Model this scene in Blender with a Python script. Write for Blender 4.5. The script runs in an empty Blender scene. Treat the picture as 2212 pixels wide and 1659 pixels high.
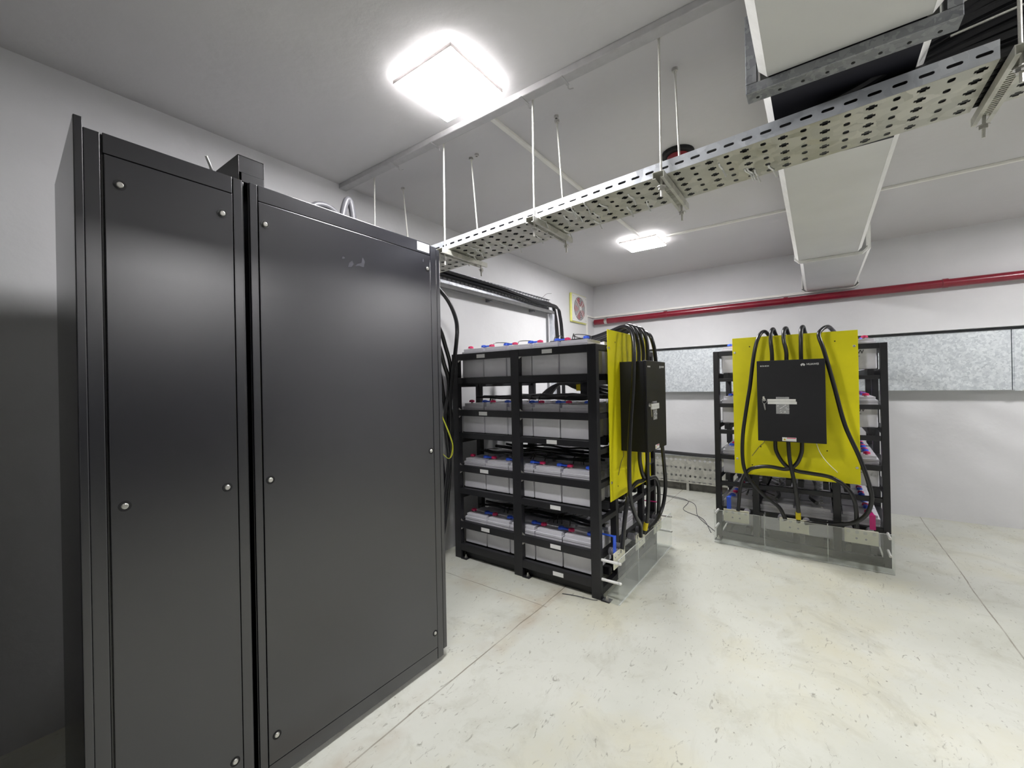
import bpy, bmesh, math, random
from mathutils import Vector, Matrix
random.seed(7)
S = bpy.context.scene
C = S.collection
PI = math.pi

# ---------------------------------------------------------------- camera
YAW, PITCH, ROLL, FPX = math.radians(35.90100575), math.radians(0.05216003), math.radians(-1.14900893), 912.994
_f = Vector((math.cos(PITCH)*math.cos(YAW), math.cos(PITCH)*math.sin(YAW), math.sin(PITCH)))
_r = Vector((math.sin(YAW), -math.cos(YAW), 0)); _u = _r.cross(_f)
_r2 = math.cos(ROLL)*_r + math.sin(ROLL)*_u; _u2 = -math.sin(ROLL)*_r + math.cos(ROLL)*_u
cam = bpy.data.cameras.new('camera'); cam.sensor_width = 36; cam.sensor_fit = 'HORIZONTAL'
cam.lens = FPX*36/2212; cam.clip_start = 0.02
co = bpy.data.objects.new('camera', cam); C.objects.link(co)
m = Matrix((_r2, _u2, -_f)).transposed().to_4x4(); m.translation = Vector((0, 0, 1.30))
co.matrix_world = m
S.camera = co
# ---------------------------------------------------------------- world and exposure
w = bpy.data.worlds.new('world'); S.world = w; w.use_nodes = True
w.node_tree.nodes['Background'].inputs[0].default_value = (0.6, 0.63, 0.68, 1)
w.node_tree.nodes['Background'].inputs[1].default_value = 0.02
S.view_settings.view_transform = 'Standard'; S.view_settings.look = 'None'
S.view_settings.gamma = 1; S.view_settings.use_curve_mapping = False
S.view_settings.exposure = 2.4
LAMP_SIDE = 6.0
LAMP = 26.0          # emission of the four ceiling lamps
ZC = 2.571           # ceiling height
YL = 2.40            # left wall
XU, XL = 5.20, 5.36  # back wall, upper thick part and lower part

# ---------------------------------------------------------------- materials
def nm(name):
    mt = bpy.data.materials.new(name); mt.use_nodes = True
    nt = mt.node_tree; b = nt.nodes['Principled BSDF']
    return mt, nt, b
def N(nt, t, **k):
    n = nt.nodes.new(t)
    for a, v in k.items(): setattr(n, a, v)
    return n
def coords(nt, scale=(1, 1, 1)):
    tc = N(nt, 'ShaderNodeTexCoord'); mp = N(nt, 'ShaderNodeMapping')
    mp.inputs['Scale'].default_value = scale
    nt.links.new(tc.outputs['Object'], mp.inputs['Vector'])
    return mp.outputs[0]
def plain(name, col, rough=0.5, metal=0.0, noise=0.04, nscale=30, bump=0.0, bscale=200, spec=0.5, coat=0.0):
    mt, nt, b = nm(name)
    v = coords(nt)
    no = N(nt, 'ShaderNodeTexNoise'); no.inputs['Scale'].default_value = nscale; no.inputs['Detail'].default_value = 4
    nt.links.new(v, no.inputs['Vector'])
    cr = N(nt, 'ShaderNodeValToRGB')
    cr.color_ramp.elements[0].position = 0.3; cr.color_ramp.elements[1].position = 0.7
    cr.color_ramp.elements[0].color = (*[max(0, c*(1-noise)) for c in col], 1)
    cr.color_ramp.elements[1].color = (*[min(1, c*(1+noise)) for c in col], 1)
    nt.links.new(no.outputs[0], cr.inputs[0]); nt.links.new(cr.outputs[0], b.inputs['Base Color'])
    b.inputs['Roughness'].default_value = rough; b.inputs['Metallic'].default_value = metal
    b.inputs['Specular IOR Level'].default_value = spec
    if coat: b.inputs['Coat Weight'].default_value = coat; b.inputs['Coat Roughness'].default_value = rough
    if bump:
        n2 = N(nt, 'ShaderNodeTexNoise'); n2.inputs['Scale'].default_value = bscale; n2.inputs['Detail'].default_value = 3
        nt.links.new(v, n2.inputs['Vector'])
        bp = N(nt, 'ShaderNodeBump'); bp.inputs['Strength'].default_value = bump; bp.inputs['Distance'].default_value = 0.002
        nt.links.new(n2.outputs[0], bp.inputs['Height']); nt.links.new(bp.outputs[0], b.inputs['Normal'])
    return mt
def wallmat(name, col, mott=0.05, rough=0.75, scale=1.2, spec=0.3):
    mt, nt, b = nm(name)
    v = coords(nt)
    n1 = N(nt, 'ShaderNodeTexNoise'); n1.inputs['Scale'].default_value = scale; n1.inputs['Detail'].default_value = 6; n1.inputs['Roughness'].default_value = 0.6
    nt.links.new(v, n1.inputs['Vector'])
    cr = N(nt, 'ShaderNodeValToRGB'); e = cr.color_ramp.elements
    e[0].position = 0.35; e[1].position = 0.68
    e[0].color = (*[c*(1-mott) for c in col], 1); e[1].color = (*[c*(1+mott) for c in col], 1)
    nt.links.new(n1.outputs[0], cr.inputs[0]); nt.links.new(cr.outputs[0], b.inputs['Base Color'])
    b.inputs['Roughness'].default_value = rough; b.inputs['Specular IOR Level'].default_value = spec
    n2 = N(nt, 'ShaderNodeTexNoise'); n2.inputs['Scale'].default_value = 14; n2.inputs['Detail'].default_value = 8
    nt.links.new(v, n2.inputs['Vector'])
    bp = N(nt, 'ShaderNodeBump'); bp.inputs['Strength'].default_value = 0.25; bp.inputs['Distance'].default_value = 0.01
    nt.links.new(n2.outputs[0], bp.inputs['Height']); nt.links.new(bp.outputs[0], b.inputs['Normal'])
    return mt
def floormat():
    mt, nt, b = nm('floor_concrete')
    L = nt.links.new
    v = coords(nt)
    def noise(sc, det=5, rough=0.6, off=(0, 0, 0), st=(1, 1, 1), dist=0.0):
        mp = N(nt, 'ShaderNodeMapping'); mp.inputs['Location'].default_value = off; mp.inputs['Scale'].default_value = st
        L(v, mp.inputs[0])
        n = N(nt, 'ShaderNodeTexNoise'); n.inputs['Scale'].default_value = sc; n.inputs['Detail'].default_value = det
        n.inputs['Roughness'].default_value = rough; n.inputs['Distortion'].default_value = dist
        L(mp.outputs[0], n.inputs['Vector']); return n.outputs[0]
    def ramp(s, p0, p1, c0=0., c1=1.):
        r = N(nt, 'ShaderNodeMapRange'); r.inputs[1].default_value = p0; r.inputs[2].default_value = p1
        r.inputs[3].default_value = c0; r.inputs[4].default_value = c1; L(s, r.inputs[0]); return r.outputs[0]
    def mix(fac, a, c):
        mx = N(nt, 'ShaderNodeMix', data_type='RGBA')
        L(fac, mx.inputs[0])
        if isinstance(a, tuple): mx.inputs[6].default_value = (*a, 1)
        else: L(a, mx.inputs[6])
        mx.inputs[7].default_value = (*c, 1); return mx.outputs[2]
    def math_(op, a, bb=None):
        n = N(nt, 'ShaderNodeMath', operation=op)
        for i, s in enumerate((a, bb)):
            if s is None: continue
            if isinstance(s, (int, float)): n.inputs[i].default_value = s
            else: L(s, n.inputs[i])
        return n.outputs[0]
    col = mix(ramp(noise(0.9, 6), 0.35, 0.7), (0.66, 0.67, 0.61), (0.53, 0.54, 0.475))
    col = mix(ramp(noise(1.6, 7, 0.65, (3, 1, 0)), 0.48, 0.72, 0, 0.6), col, (0.60, 0.57, 0.41))
    col = mix(ramp(noise(3.2, 8, 0.7, (8, 4, 0), dist=0.6), 0.52, 0.75, 0, 0.6), col, (0.38, 0.37, 0.29))
    col = mix(ramp(noise(16, 4, 0.6, (1, 9, 0), (1, 2.3, 1), 1.5), 0.62, 0.72, 0, 0.7), col, (0.20, 0.19, 0.15))
    col = mix(ramp(noise(45, 2, 0.5, (5, 2, 0), dist=0.4), 0.72, 0.77, 0, 0.7), col, (0.16, 0.15, 0.12))
    col = mix(ramp(noise(38, 3, 0.5, (2, 2, 0), (0.25, 1.4, 1)), 0.68, 0.75, 0, 0.45), col, (0.33, 0.33, 0.29))
    # saw cut joints between the slabs, and the brown dirt that collects along them
    sp = N(nt, 'ShaderNodeSeparateXYZ'); L(v, sp.inputs[0])
    wob = math_('MULTIPLY', math_('SUBTRACT', noise(2.2, 3), 0.5), 0.03)
    def line(axis, pos, wdt, gate=None):
        d = math_('ABSOLUTE', math_('SUBTRACT', math_('ADD', sp.outputs[axis], wob), pos))
        s = N(nt, 'ShaderNodeMapRange'); s.inputs[1].default_value = wdt*0.5; s.inputs[2].default_value = wdt*1.3
        s.inputs[3].default_value = 1; s.inputs[4].default_value = 0; L(d, s.inputs[0]); o = s.outputs[0]
        if gate is not None: o = math_('MULTIPLY', o, gate)
        return o
    far = math_('GREATER_THAN', sp.outputs[1], 1.30)
    dirt = math_('ADD', line(1, 1.33, 0.07), line(0, 2.10, 0.10, far))
    dirt = math_('MULTIPLY', dirt, ramp(noise(2.0, 5, 0.6, (4, 4, 0)), 0.48, 0.7, 0, 0.55))
    col = mix(dirt, col, (0.40, 0.30, 0.19))
    j = math_('ADD', math_('ADD', line(1, 1.33, 0.0035), line(1, -0.74, 0.0035)), line(0, 2.10, 0.0032, far))
    j = math_('MINIMUM', j, 1.0)
    col = mix(math_('MULTIPLY', j, ramp(noise(5, 3), 0.3, 0.6, 0.35, 0.8)), col, (0.16, 0.13, 0.09))
    L(col, b.inputs['Base Color'])
    L(ramp(noise(4, 5), 0.3, 0.7, 0.38, 0.6), b.inputs['Roughness'])
    b.inputs['Specular IOR Level'].default_value = 0.35
    bp = N(nt, 'ShaderNodeBump'); bp.inputs['Strength'].default_value = 0.15; bp.inputs['Distance'].default_value = 0.004
    L(noise(30, 8), bp.inputs['Height']); L(bp.outputs[0], b.inputs['Normal'])
    return mt
def galvmat(name, c0, c1, rough=0.4, metal=0.85, sc=40, sx=(1, 1, 1)):
    mt, nt, b = nm(name); L = nt.links.new
    v = coords(nt, sx)
    vo = N(nt, 'ShaderNodeTexVoronoi'); vo.inputs['Scale'].default_value = sc
    nd = N(nt, 'ShaderNodeTexNoise'); nd.inputs['Scale'].default_value = sc*0.6; nd.inputs['Detail'].default_value = 3
    L(v, nd.inputs['Vector'])
    ad = N(nt, 'ShaderNodeVectorMath', operation='MULTIPLY_ADD'); L(nd.outputs[1], ad.inputs[0])
    ad.inputs[1].default_value = (0.05, 0.05, 0.05); L(v, ad.inputs[2]); L(ad.outputs[0], vo.inputs['Vector'])
    sp = N(nt, 'ShaderNodeSeparateColor'); L(vo.outputs['Color'], sp.inputs[0])
    cr = N(nt, 'ShaderNodeValToRGB'); cr.color_ramp.elements[0].color = (*c0, 1); cr.color_ramp.elements[1].color = (*c1, 1)
    L(sp.outputs[0], cr.inputs[0]); L(cr.outputs[0], b.inputs['Base Color'])
    mr = N(nt, 'ShaderNodeMapRange'); mr.inputs[3].default_value = rough-0.08; mr.inputs[4].default_value = rough+0.15
    L(sp.outputs[1], mr.inputs[0]); L(mr.outputs[0], b.inputs['Roughness'])
    b.inputs['Metallic'].default_value = metal
    return mt
def emit(name, col, s):
    mt, nt, b = nm(name)
    b.inputs['Base Color'].default_value = (0.9, 0.9, 0.9, 1)
    b.inputs['Emission Color'].default_value = (*col, 1); b.inputs['Emission Strength'].default_value = s
    return mt
def clearmat(name, tint, haze, gloss):
    mt, nt, b = nm(name); L = nt.links.new
    out = nt.nodes['Material Output']
    tr = N(nt, 'ShaderNodeBsdfTransparent'); tr.inputs[0].default_value = (*tint, 1)
    gl = N(nt, 'ShaderNodeBsdfGlossy'); gl.inputs['Roughness'].default_value = 0.04
    df = N(nt, 'ShaderNodeBsdfDiffuse'); df.inputs[0].default_value = (0.86, 0.88, 0.86, 1)
    v = coords(nt); no = N(nt, 'ShaderNodeTexNoise'); no.inputs['Scale'].default_value = 5; no.inputs['Detail'].default_value = 5; L(v, no.inputs['Vector'])
    mr = N(nt, 'ShaderNodeMapRange'); mr.inputs[1].default_value = 0.3; mr.inputs[2].default_value = 0.7
    mr.inputs[3].default_value = haze*0.6; mr.inputs[4].default_value = haze*1.3; L(no.outputs[0], mr.inputs[0])
    m1 = N(nt, 'ShaderNodeMixShader'); L(mr.outputs[0], m1.inputs[0]); L(tr.outputs[0], m1.inputs[1]); L(df.outputs[0], m1.inputs[2])
    m2 = N(nt, 'ShaderNodeMixShader'); m2.inputs[0].default_value = gloss; L(m1.outputs[0], m2.inputs[1]); L(gl.outputs[0], m2.inputs[2])
    L(m2.outputs[0], out.inputs[0])
    return mt

M = dict(
    wall=wallmat('painted_plaster', (0.70, 0.70, 0.71)),
    ceiling=wallmat('ceiling_paint', (0.68, 0.67, 0.675), 0.03, 0.7, 0.8),
    floor=floormat(),
    black_steel=plain('black_powder_coat', (0.012, 0.012, 0.015), 0.42, 0, 0.1, 60, 0.06, 900, 0.5),
    cabinet=plain('cabinet_paint', (0.004, 0.004, 0.009), 0.27, 0, 0.06, 4, 0.10, 1400, 1.0, 0.5),
    gap=plain('shadow_gap_rubber', (0.004, 0.004, 0.005), 0.7),
    rack=plain('rack_paint', (0.014, 0.014, 0.017), 0.45, 0, 0.12, 20, 0.08, 500, 0.5),
    box=plain('breaker_box_paint', (0.010, 0.010, 0.013), 0.5, 0, 0.06, 30, 0.2, 900, 0.4),
    yellow=plain('yellow_insulating_sheet', (0.88, 0.80, 0.008), 0.5, 0, 0.05, 6, 0, 1, 0.35),
    cream=plain('cream_laminate', (0.88, 0.86, 0.70), 0.45, 0, 0.04, 20),
    white=plain('white_plastic', (0.82, 0.82, 0.80), 0.4, 0, 0.02),
    paper=plain('white_sticker', (0.85, 0.85, 0.84), 0.5, 0, 0.01),
    ink=plain('dark_ink', (0.05, 0.05, 0.06), 0.6),
    steel=plain('zinc_steel', (0.62, 0.61, 0.58), 0.3, 0.9, 0.08, 40),
    rod=plain('threaded_zinc_rod', (0.72, 0.71, 0.66), 0.42, 0.6, 0.1, 300, 0.5, 700),
    case=plain('battery_case', (0.86, 0.85, 0.90), 0.42, 0, 0.03, 12, 0.05, 500, 0.4),
    lid=plain('battery_lid', (0.74, 0.73, 0.78), 0.42, 0, 0.03, 15, 0, 400, 0.4),
    blue=plain('blue_sleeve', (0.04, 0.13, 0.80), 0.35, 0, 0.05),
    red=plain('red_sleeve', (0.72, 0.03, 0.14), 0.35, 0, 0.05),
    magenta=plain('magenta_sleeve', (0.66, 0.01, 0.22), 0.35, 0, 0.05),
    cable=plain('black_cable', (0.012, 0.012, 0.014), 0.28, 0, 0.1, 80, 0, 1, 0.6),
    cable_soft=plain('grey_rubber_cable', (0.10, 0.10, 0.11), 0.4, 0, 0.1, 80),
    ivory=plain('ivory_trunking', (0.88, 0.87, 0.82), 0.5, 0, 0.03, 10),
    painted_trunk=plain('ceiling_paint_on_trunking', (0.50, 0.495, 0.50), 0.6, 0, 0.06, 25),
    duct=plain('duct_sheet', (0.74, 0.74, 0.74), 0.5, 0.1, 0.05, 2.5, 0.1, 40),
    tape=plain('white_foil_tape', (0.80, 0.80, 0.77), 0.55, 0, 0.05, 25, 0.5, 60),
    canvas=plain('black_canvas_connector', (0.016, 0.016, 0.026), 0.65, 0, 0.2, 8),
    flange=galvmat('flange_zinc', (0.25, 0.26, 0.28), (0.38, 0.39, 0.41), 0.45, 0.8, 60),
    strutzinc=plain('dull_zinc', (0.13, 0.13, 0.13), 0.7, 0.0, 0.1, 30),
    galv=galvmat('spangled_zinc', (0.52, 0.56, 0.59), (0.76, 0.80, 0.82), 0.42, 0.35, 60, (1, 1, 1)),
    tray=galvmat('tray_zinc', (0.50, 0.50, 0.45), (0.66, 0.65, 0.59), 0.45, 0.6, 25),
    rail=galvmat('rail_zinc', (0.62, 0.65, 0.70), (0.76, 0.79, 0.84), 0.38, 0.6, 30),
    redpipe=plain('red_gloss_paint', (0.22, 0.006, 0.022), 0.28, 0, 0.1, 12, 0, 1, 0.5, 0.4),
    fanyellow=plain('yellow_film', (0.80, 0.80, 0.22), 0.4),
    fanred=plain('red_fan_blade', (0.40, 0.02, 0.05), 0.4),
    fandark=plain('fan_shaft', (0.30, 0.30, 0.32), 0.6),
    darkkerb=plain('dark_kerb_concrete', (0.16, 0.155, 0.14), 0.8, 0, 0.25, 10),
    acrylic=clearmat('clear_acrylic', (0.96, 0.97, 0.965), 0.12, 0.05),
    acrylic_edge=plain('polished_acrylic_edge', (0.78, 0.80, 0.78), 0.2, 0, 0.05, 15),
    bag=clearmat('crinkled_bag', (0.9, 0.9, 0.92), 0.35, 0.25),
    insul=plain('grey_insulator', (0.36, 0.35, 0.40), 0.4),
    ytape=plain('yellow_ferrule', (0.85, 0.68, 0.01), 0.45),
    greenyellow=plain('earth_wire', (0.60, 0.62, 0.05), 0.4),
    warn=plain('warning_yellow', (0.85, 0.65, 0.02), 0.5),
    glow=emit('lamp_diffuser', (1.0, 0.985, 0.99), LAMP),
    glow_side=emit('lamp_diffuser_side', (1.0, 0.985, 0.99), LAMP_SIDE),
    lampframe=plain('lamp_rim', (0.75, 0.68, 0.67), 0.5),
    beacon=plain('red_beacon', (0.25, 0.01, 0.02), 0.3),
)

# ---------------------------------------------------------------- mesh helpers
class MB:
    def __init__(s): s.v = []; s.f = []; s.mi = []; s.cur = 0
    def add(s, vs, fs):
        o = len(s.v); s.v += [tuple(p) for p in vs]
        s.f += [tuple(o+i for i in f) for f in fs]; s.mi += [s.cur]*len(fs); return s
    def box(s, x0, x1, y0, y1, z0, z1, T=None):
        vs = [Vector(p) for p in ((x0, y0, z0), (x1, y0, z0), (x1, y1, z0), (x0, y1, z0), (x0, y0, z1), (x1, y0, z1), (x1, y1, z1), (x0, y1, z1))]
        if T: vs = [T @ p for p in vs]
        return s.add(vs, [(0, 3, 2, 1), (4, 5, 6, 7), (0, 1, 5, 4), (1, 2, 6, 5), (2, 3, 7, 6), (3, 0, 4, 7)])
    def hexa(s, b, t):           # four bottom points, four top points
        return s.add(list(b)+list(t), [(0, 3, 2, 1), (4, 5, 6, 7), (0, 1, 5, 4), (1, 2, 6, 5), (2, 3, 7, 6), (3, 0, 4, 7)])
    def cyl(s, p0, p1, r0, r1=None, n=16, cap=True):
        p0 = Vector(p0); p1 = Vector(p1); r1 = r0 if r1 is None else r1
        d = (p1-p0).normalized(); a = d.orthogonal().normalized(); b = d.cross(a)
        vs = []
        for p, r in ((p0, r0), (p1, r1)):
            vs += [p + (a*math.cos(t)+b*math.sin(t))*r for t in [2*PI*i/n for i in range(n)]]
        fs = [(i, (i+1) % n, n+(i+1) % n, n+i) for i in range(n)]
        if cap: fs += [tuple(range(n))[::-1], tuple(range(n, 2*n))]
        return s.add(vs, fs)
    def ring(s, c, d, ro, ri, h, n=20):
        c = Vector(c); d = Vector(d).normalized(); a = d.orthogonal().normalized(); b = d.cross(a)
        vs = []
        for hh, r in ((0, ro), (h, ro), (h, ri), (0, ri)):
            vs += [c + d*hh + (a*math.cos(t)+b*math.sin(t))*r for t in [2*PI*i/n for i in range(n)]]
        fs = []
        for k in range(4):
            for i in range(n):
                fs.append((k*n+i, k*n+(i+1) % n, ((k+1) % 4)*n+(i+1) % n, ((k+1) % 4)*n+i))
        return s.add(vs, fs)
    def tube(s, pts, r, n=10, sub=6, raw=False):
        P = [Vector(p) for p in pts]
        if not raw and len(P) > 2:
            Q = []
            E = [P[0]*2-P[1]] + P + [P[-1]*2-P[-2]]
            for i in range(1, len(E)-2):
                p0, p1, p2, p3 = E[i-1:i+3]
                for k in range(sub):
                    t = k/sub
                    Q.append(0.5*((2*p1)+(p2-p0)*t+(2*p0-5*p1+4*p2-p3)*t*t+(3*p1-p0-3*p2+p3)*t**3))
            Q.append(P[-1]); P = Q
        d = (P[1]-P[0]).normalized(); a = d.orthogonal().normalized()
        vs = []
        for i, p in enumerate(P):
            t = ((P[min(i+1, len(P)-1)]-P[max(i-1, 0)])).normalized()
            a = (a - t*a.dot(t)).normalized(); b = t.cross(a)
            vs += [p+(a*math.cos(q)+b*math.sin(q))*r for q in [2*PI*k/n for k in range(n)]]
        fs = []
        for i in range(len(P)-1):
            fs += [(i*n+k, i*n+(k+1) % n, (i+1)*n+(k+1) % n, (i+1)*n+k) for k in range(n)]
        fs += [tuple(range(n))[::-1], tuple(range((len(P)-1)*n, len(P)*n))]
        return s.add(vs, fs)
    def prism(s, poly, d0, d1):   # poly of 3-D points, swept from +d0 to +d1
        d0 = Vector(d0); d1 = Vector(d1); n = len(poly)
        vs = [Vector(p)+d0 for p in poly]+[Vector(p)+d1 for p in poly]
        return s.add(vs, [tuple(range(n))[::-1], tuple(range(n, 2*n))]+[(i, (i+1) % n, n+(i+1) % n, n+i) for i in range(n)])
    def mesh(s, name, mats, smooth=False, fix=True):
        me = bpy.data.meshes.new(name); me.from_pydata(s.v, [], s.f)
        if not isinstance(mats, (list, tuple)): mats = [mats]
        for k in mats: me.materials.append(k)
        for p, i in zip(me.polygons, s.mi): p.material_index = i
        if fix:
            bm = bmesh.new(); bm.from_mesh(me); bmesh.ops.recalc_face_normals(bm, faces=bm.faces); bm.to_mesh(me); bm.free()
        if smooth:
            me.shade_smooth()
        return me
    def build(s, name, mats, parent=None, bevel=0, smooth=False, seg=2, loc=None, rz=0):
        o = bpy.data.objects.new(name, s.mesh(name, mats, smooth)); C.objects.link(o)
        if parent: o.parent = parent
        if loc: o.location = loc
        if rz: o.rotation_euler = (0, 0, rz)
        if bevel:
            b = o.modifiers.new('bevel', 'BEVEL'); b.width = bevel; b.segments = seg; b.limit_method = 'ANGLE'; b.angle_limit = 0.6
        if smooth:
            es = o.modifiers.new('split', 'EDGE_SPLIT'); es.split_angle = math.radians(40)
        return o

def tag(o, label=None, cat=None, group=None, kind=None):
    if label: o['label'] = label
    if cat: o['category'] = cat
    if group: o['group'] = group
    if kind: o['kind'] = kind
    return o
def empty(name, loc, label, cat, group=None, rz=0):
    o = bpy.data.objects.new(name, None); C.objects.link(o); o.location = loc; o.rotation_euler = (0, 0, rz)
    o.empty_display_size = 0.1
    return tag(o, label, cat, group)
def copy_tree(o, parent=None):
    c = o.copy(); C.objects.link(c); c.parent = parent
    for ch in list(o.children): copy_tree(ch, c)
    return c

def cell(w, h, hole):
    """a w x h tile (u,v from 0) with a polygonal hole, as 2-D verts and faces"""
    bm = bmesh.new()
    o = [bm.verts.new((x, y, 0)) for x, y in ((0, 0), (w/2, 0), (w, 0), (w, h/2), (w, h), (w/2, h), (0, h), (0, h/2))]
    i = [bm.verts.new((x, y, 0)) for x, y in hole]
    es = [bm.edges.new((l[k], l[(k+1) % len(l)])) for l in (o, i) for k in range(len(l))]
    bmesh.ops.triangle_fill(bm, use_beauty=True, use_dissolve=False, edges=es)
    bm.verts.index_update()
    vs = [tuple(v.co)[:2] for v in bm.verts]; fs = [tuple(v.index for v in f.verts) for f in bm.faces]
    bm.free(); return vs, fs
def slot(cx, cy, l, h, n=4):
    r = h/2; p = []
    for sx, a0 in ((1, -PI/2), (-1, PI/2)):
        for k in range(n+1):
            a = a0+PI*k/n; p.append((cx+sx*(l/2-r)+r*math.cos(a), cy+r*math.sin(a)))
    return p
def rrect(cx, cy, l, h, c):
    return [(cx-l/2+c, cy-h/2), (cx+l/2-c, cy-h/2), (cx+l/2, cy-h/2+c), (cx+l/2, cy+h/2-c), (cx+l/2-c, cy+h/2), (cx-l/2+c, cy+h/2), (cx-l/2, cy+h/2-c), (cx-l/2, cy-h/2+c)]
def cross(cx, cy, a, b):
    p = [(a, b), (b, b), (b, a), (-b, a), (-b, b), (-a, b), (-a, -b), (-b, -b), (-b, -a), (b, -a), (b, -b), (a, -b)]
    return [(cx+x, cy+y) for x, y in p]
def perf(mb, O, U, V, tiles, rows, off=(0, 0)):
    """lay tiles (list of (w,h,verts,faces)) along U, repeated, rows along V"""
    O = Vector(O); U = Vector(U); V = Vector(V)
    u = 0
    for t in tiles:
        w_, h_, (vs, fs) = t
        for r in range(rows):
            mb.add([O+U*(u+x)+V*(r*h_+y) for x, y in vs], fs)
        u += w_
    return u
def sheet_obj(mb, name, mat, parent, th=0.0015):
    o = mb.build(name, mat, parent)
    bm = bmesh.new(); bm.from_mesh(o.data); bmesh.ops.remove_doubles(bm, verts=bm.verts, dist=1e-5)
    bmesh.ops.recalc_face_normals(bm, faces=bm.faces); bm.to_mesh(o.data); bm.free()
    sd = o.modifiers.new('sheet', 'SOLIDIFY'); sd.thickness = th; sd.offset = 0
    return o
def text_mesh(txt, size, depth=0.0004):
    cu = bpy.data.curves.new('t', 'FONT'); cu.body = txt; cu.size = size; cu.extrude = depth
    cu.offset = size*0.012
    ob = bpy.data.objects.new('t', cu); C.objects.link(ob)
    bpy.context.view_layer.update()
    me = bpy.data.meshes.new_from_object(ob.evaluated_get(bpy.context.evaluated_depsgraph_get()))
    bpy.data.objects.remove(ob); bpy.data.curves.remove(cu)
    return me
def text_obj(name, txt, size, mat, parent, loc, rot, sx=1.0):
    me = text_mesh(txt, size); me.materials.clear(); me.materials.append(mat); me.name = name
    o = bpy.data.objects.new(name, me); C.objects.link(o); o.parent = parent
    o.location = loc; o.rotation_euler = rot; o.scale = (sx, 1, 1)
    return o

# ---------------------------------------------------------------- room shell
def struct(name, mb, mat, bevel=0):
    return tag(mb.build(name, mat, None, bevel), kind='structure')
X0, Y0 = -2.2, -3.0
struct('floor', MB().box(X0, XL+0.15, Y0, YL+0.15, -0.1, 0), M['floor'])
struct('ceiling', MB().box(X0, XL+0.15, Y0, YL+0.15, ZC, ZC+0.1), M['ceiling'])
struct('wall_left', MB().box(X0, XL+0.15, YL, YL+0.15, 0, ZC), M['wall'])
# back wall: thick upper part whose underside stops above the steel trunking
struct('wall_back', MB().add([(XL, Y0, 0), (XL+.15, Y0, 0), (XL+.15, Y0, ZC), (XU, Y0, ZC), (XU, Y0, 1.697), (XL, Y0, 1.697),
                              (XL, YL, 0), (XL+.15, YL, 0), (XL+.15, YL, ZC), (XU, YL, ZC), (XU, YL, 1.697), (XL, YL, 1.697)],
                             [(5, 4, 3, 2, 1, 0), (6, 7, 8, 9, 10, 11)]+[(i, (i+1) % 6, 6+(i+1) % 6, 6+i) for i in range(6)]), M['wall'])
struct('wall_right', MB().box(X0, XL+0.15, Y0-0.15, Y0, 0, ZC), M['wall'])
struct('wall_rear', MB().box(X0-0.15, X0, Y0-0.15, YL+0.15, 0, ZC), M['wall'])
struct('added_dark_band', MB().box(X0, 2.9, Y0, Y0+0.04, 0, 1.85), M['black_steel'], 0.004)  # dark sheet added on the unseen wall so the cabinets reflect dark
struct('trim_1', MB().box(XL-0.075, XL, 0.30, YL, 0, 0.085), M['darkkerb'], 0.004)

# ---------------------------------------------------------------- ceiling lamps
def make_lamp():
    r = empty('ceiling_lamp', (0, 0, ZC), '', 'ceiling lamp', 'square ceiling lamps')
    a, b = 0.152, 0.158
    MB().box(-0.12, 0.12, -0.12, 0.12, -0.012, 0).build('back_plate', M['white'], r)
    df = MB().box(-a, a, -b, b, -0.0385, -0.012).build('diffuser', [M['glow'], M['glow_side']], r)
    for p_ in df.data.polygons: p_.material_index = 0 if p_.normal.z < -0.5 else 1
    f = MB()
    f.box(-a-.005, a+.005, -b-.005, -b-.0005, -0.034, -0.018).box(-a-.005, a+.005, b+.0005, b+.005, -0.034, -0.018)
    f.box(-a-.005, -a-.0005, -b-.0005, b+.0005, -0.034, -0.018).box(a+.0005, a+.005, -b-.0005, b+.0005, -0.034, -0.018)
    f.build('rim', M['lampframe'], r, 0.001)
    return r
lamp = make_lamp(); lamp.location = (1.285, 1.225, ZC); lamp['label'] = 'large bright square ceiling lamp above the black cabinets'
for x, y, lb in ((3.79, 1.255, 'smaller looking square ceiling lamp beyond the cable tray'),
                 (1.35, -1.55, 'square ceiling lamp behind the right shoulder of the viewer'),
                 (3.75, -1.75, 'square ceiling lamp to the right of the far battery rack')):
    c = copy_tree(lamp); c.location = (x, y, ZC); c['label'] = lb

# ---------------------------------------------------------------- ceiling trunking and conduits
t = tag(MB().box(1.515, 1.565, -2.9, YL, ZC-0.030, ZC).build('ceiling_trunking', M['painted_trunk'], None, 0.004),
        'wide painted trunking crossing the ceiling from the left wall past the big lamp', 'trunking')
for y in (1.90, 1.58, 1.02, 0.82):
    MB().box(1.508, 1.572, y-.006, y+.006, ZC-0.034, ZC-.0302).tube([(1.57, y, ZC-0.03), (1.585, y+.004, ZC-0.04), (1.60, y-.01, ZC-0.035)], 0.0022, 6).build('tie_clip', M['painted_trunk'], t)
tag(MB().box(1.567, 3.63, 1.219, 1.243, ZC-0.016, ZC).build('ceiling_conduit', M['ivory'], None, 0.003),
    'thin ivory conduit on the ceiling joining the two lamps', 'conduit')
tag(MB().box(3.768, 3.792, -2.9, 1.09, ZC-0.016, ZC).build('ceiling_conduit', M['ivory'], None, 0.003),
    'thin ivory conduit on the ceiling running right from the small lamp behind the duct', 'conduit')
bc = empty('alarm_beacon', (2.46, 0.61, ZC), 'dark red round alarm beacon on the ceiling, half hidden by the cable tray', 'alarm beacon')
MB().cyl((0, 0, 0), (0, 0, -0.02), 0.085, 0.085, 28).build('base', M['gap'], bc, 0.003)
MB().cyl((0, 0, -0.0205), (0, 0, -0.06), 0.06, 0.035, 24).build('lens', M['beacon'], bc, 0.006, True)
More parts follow.
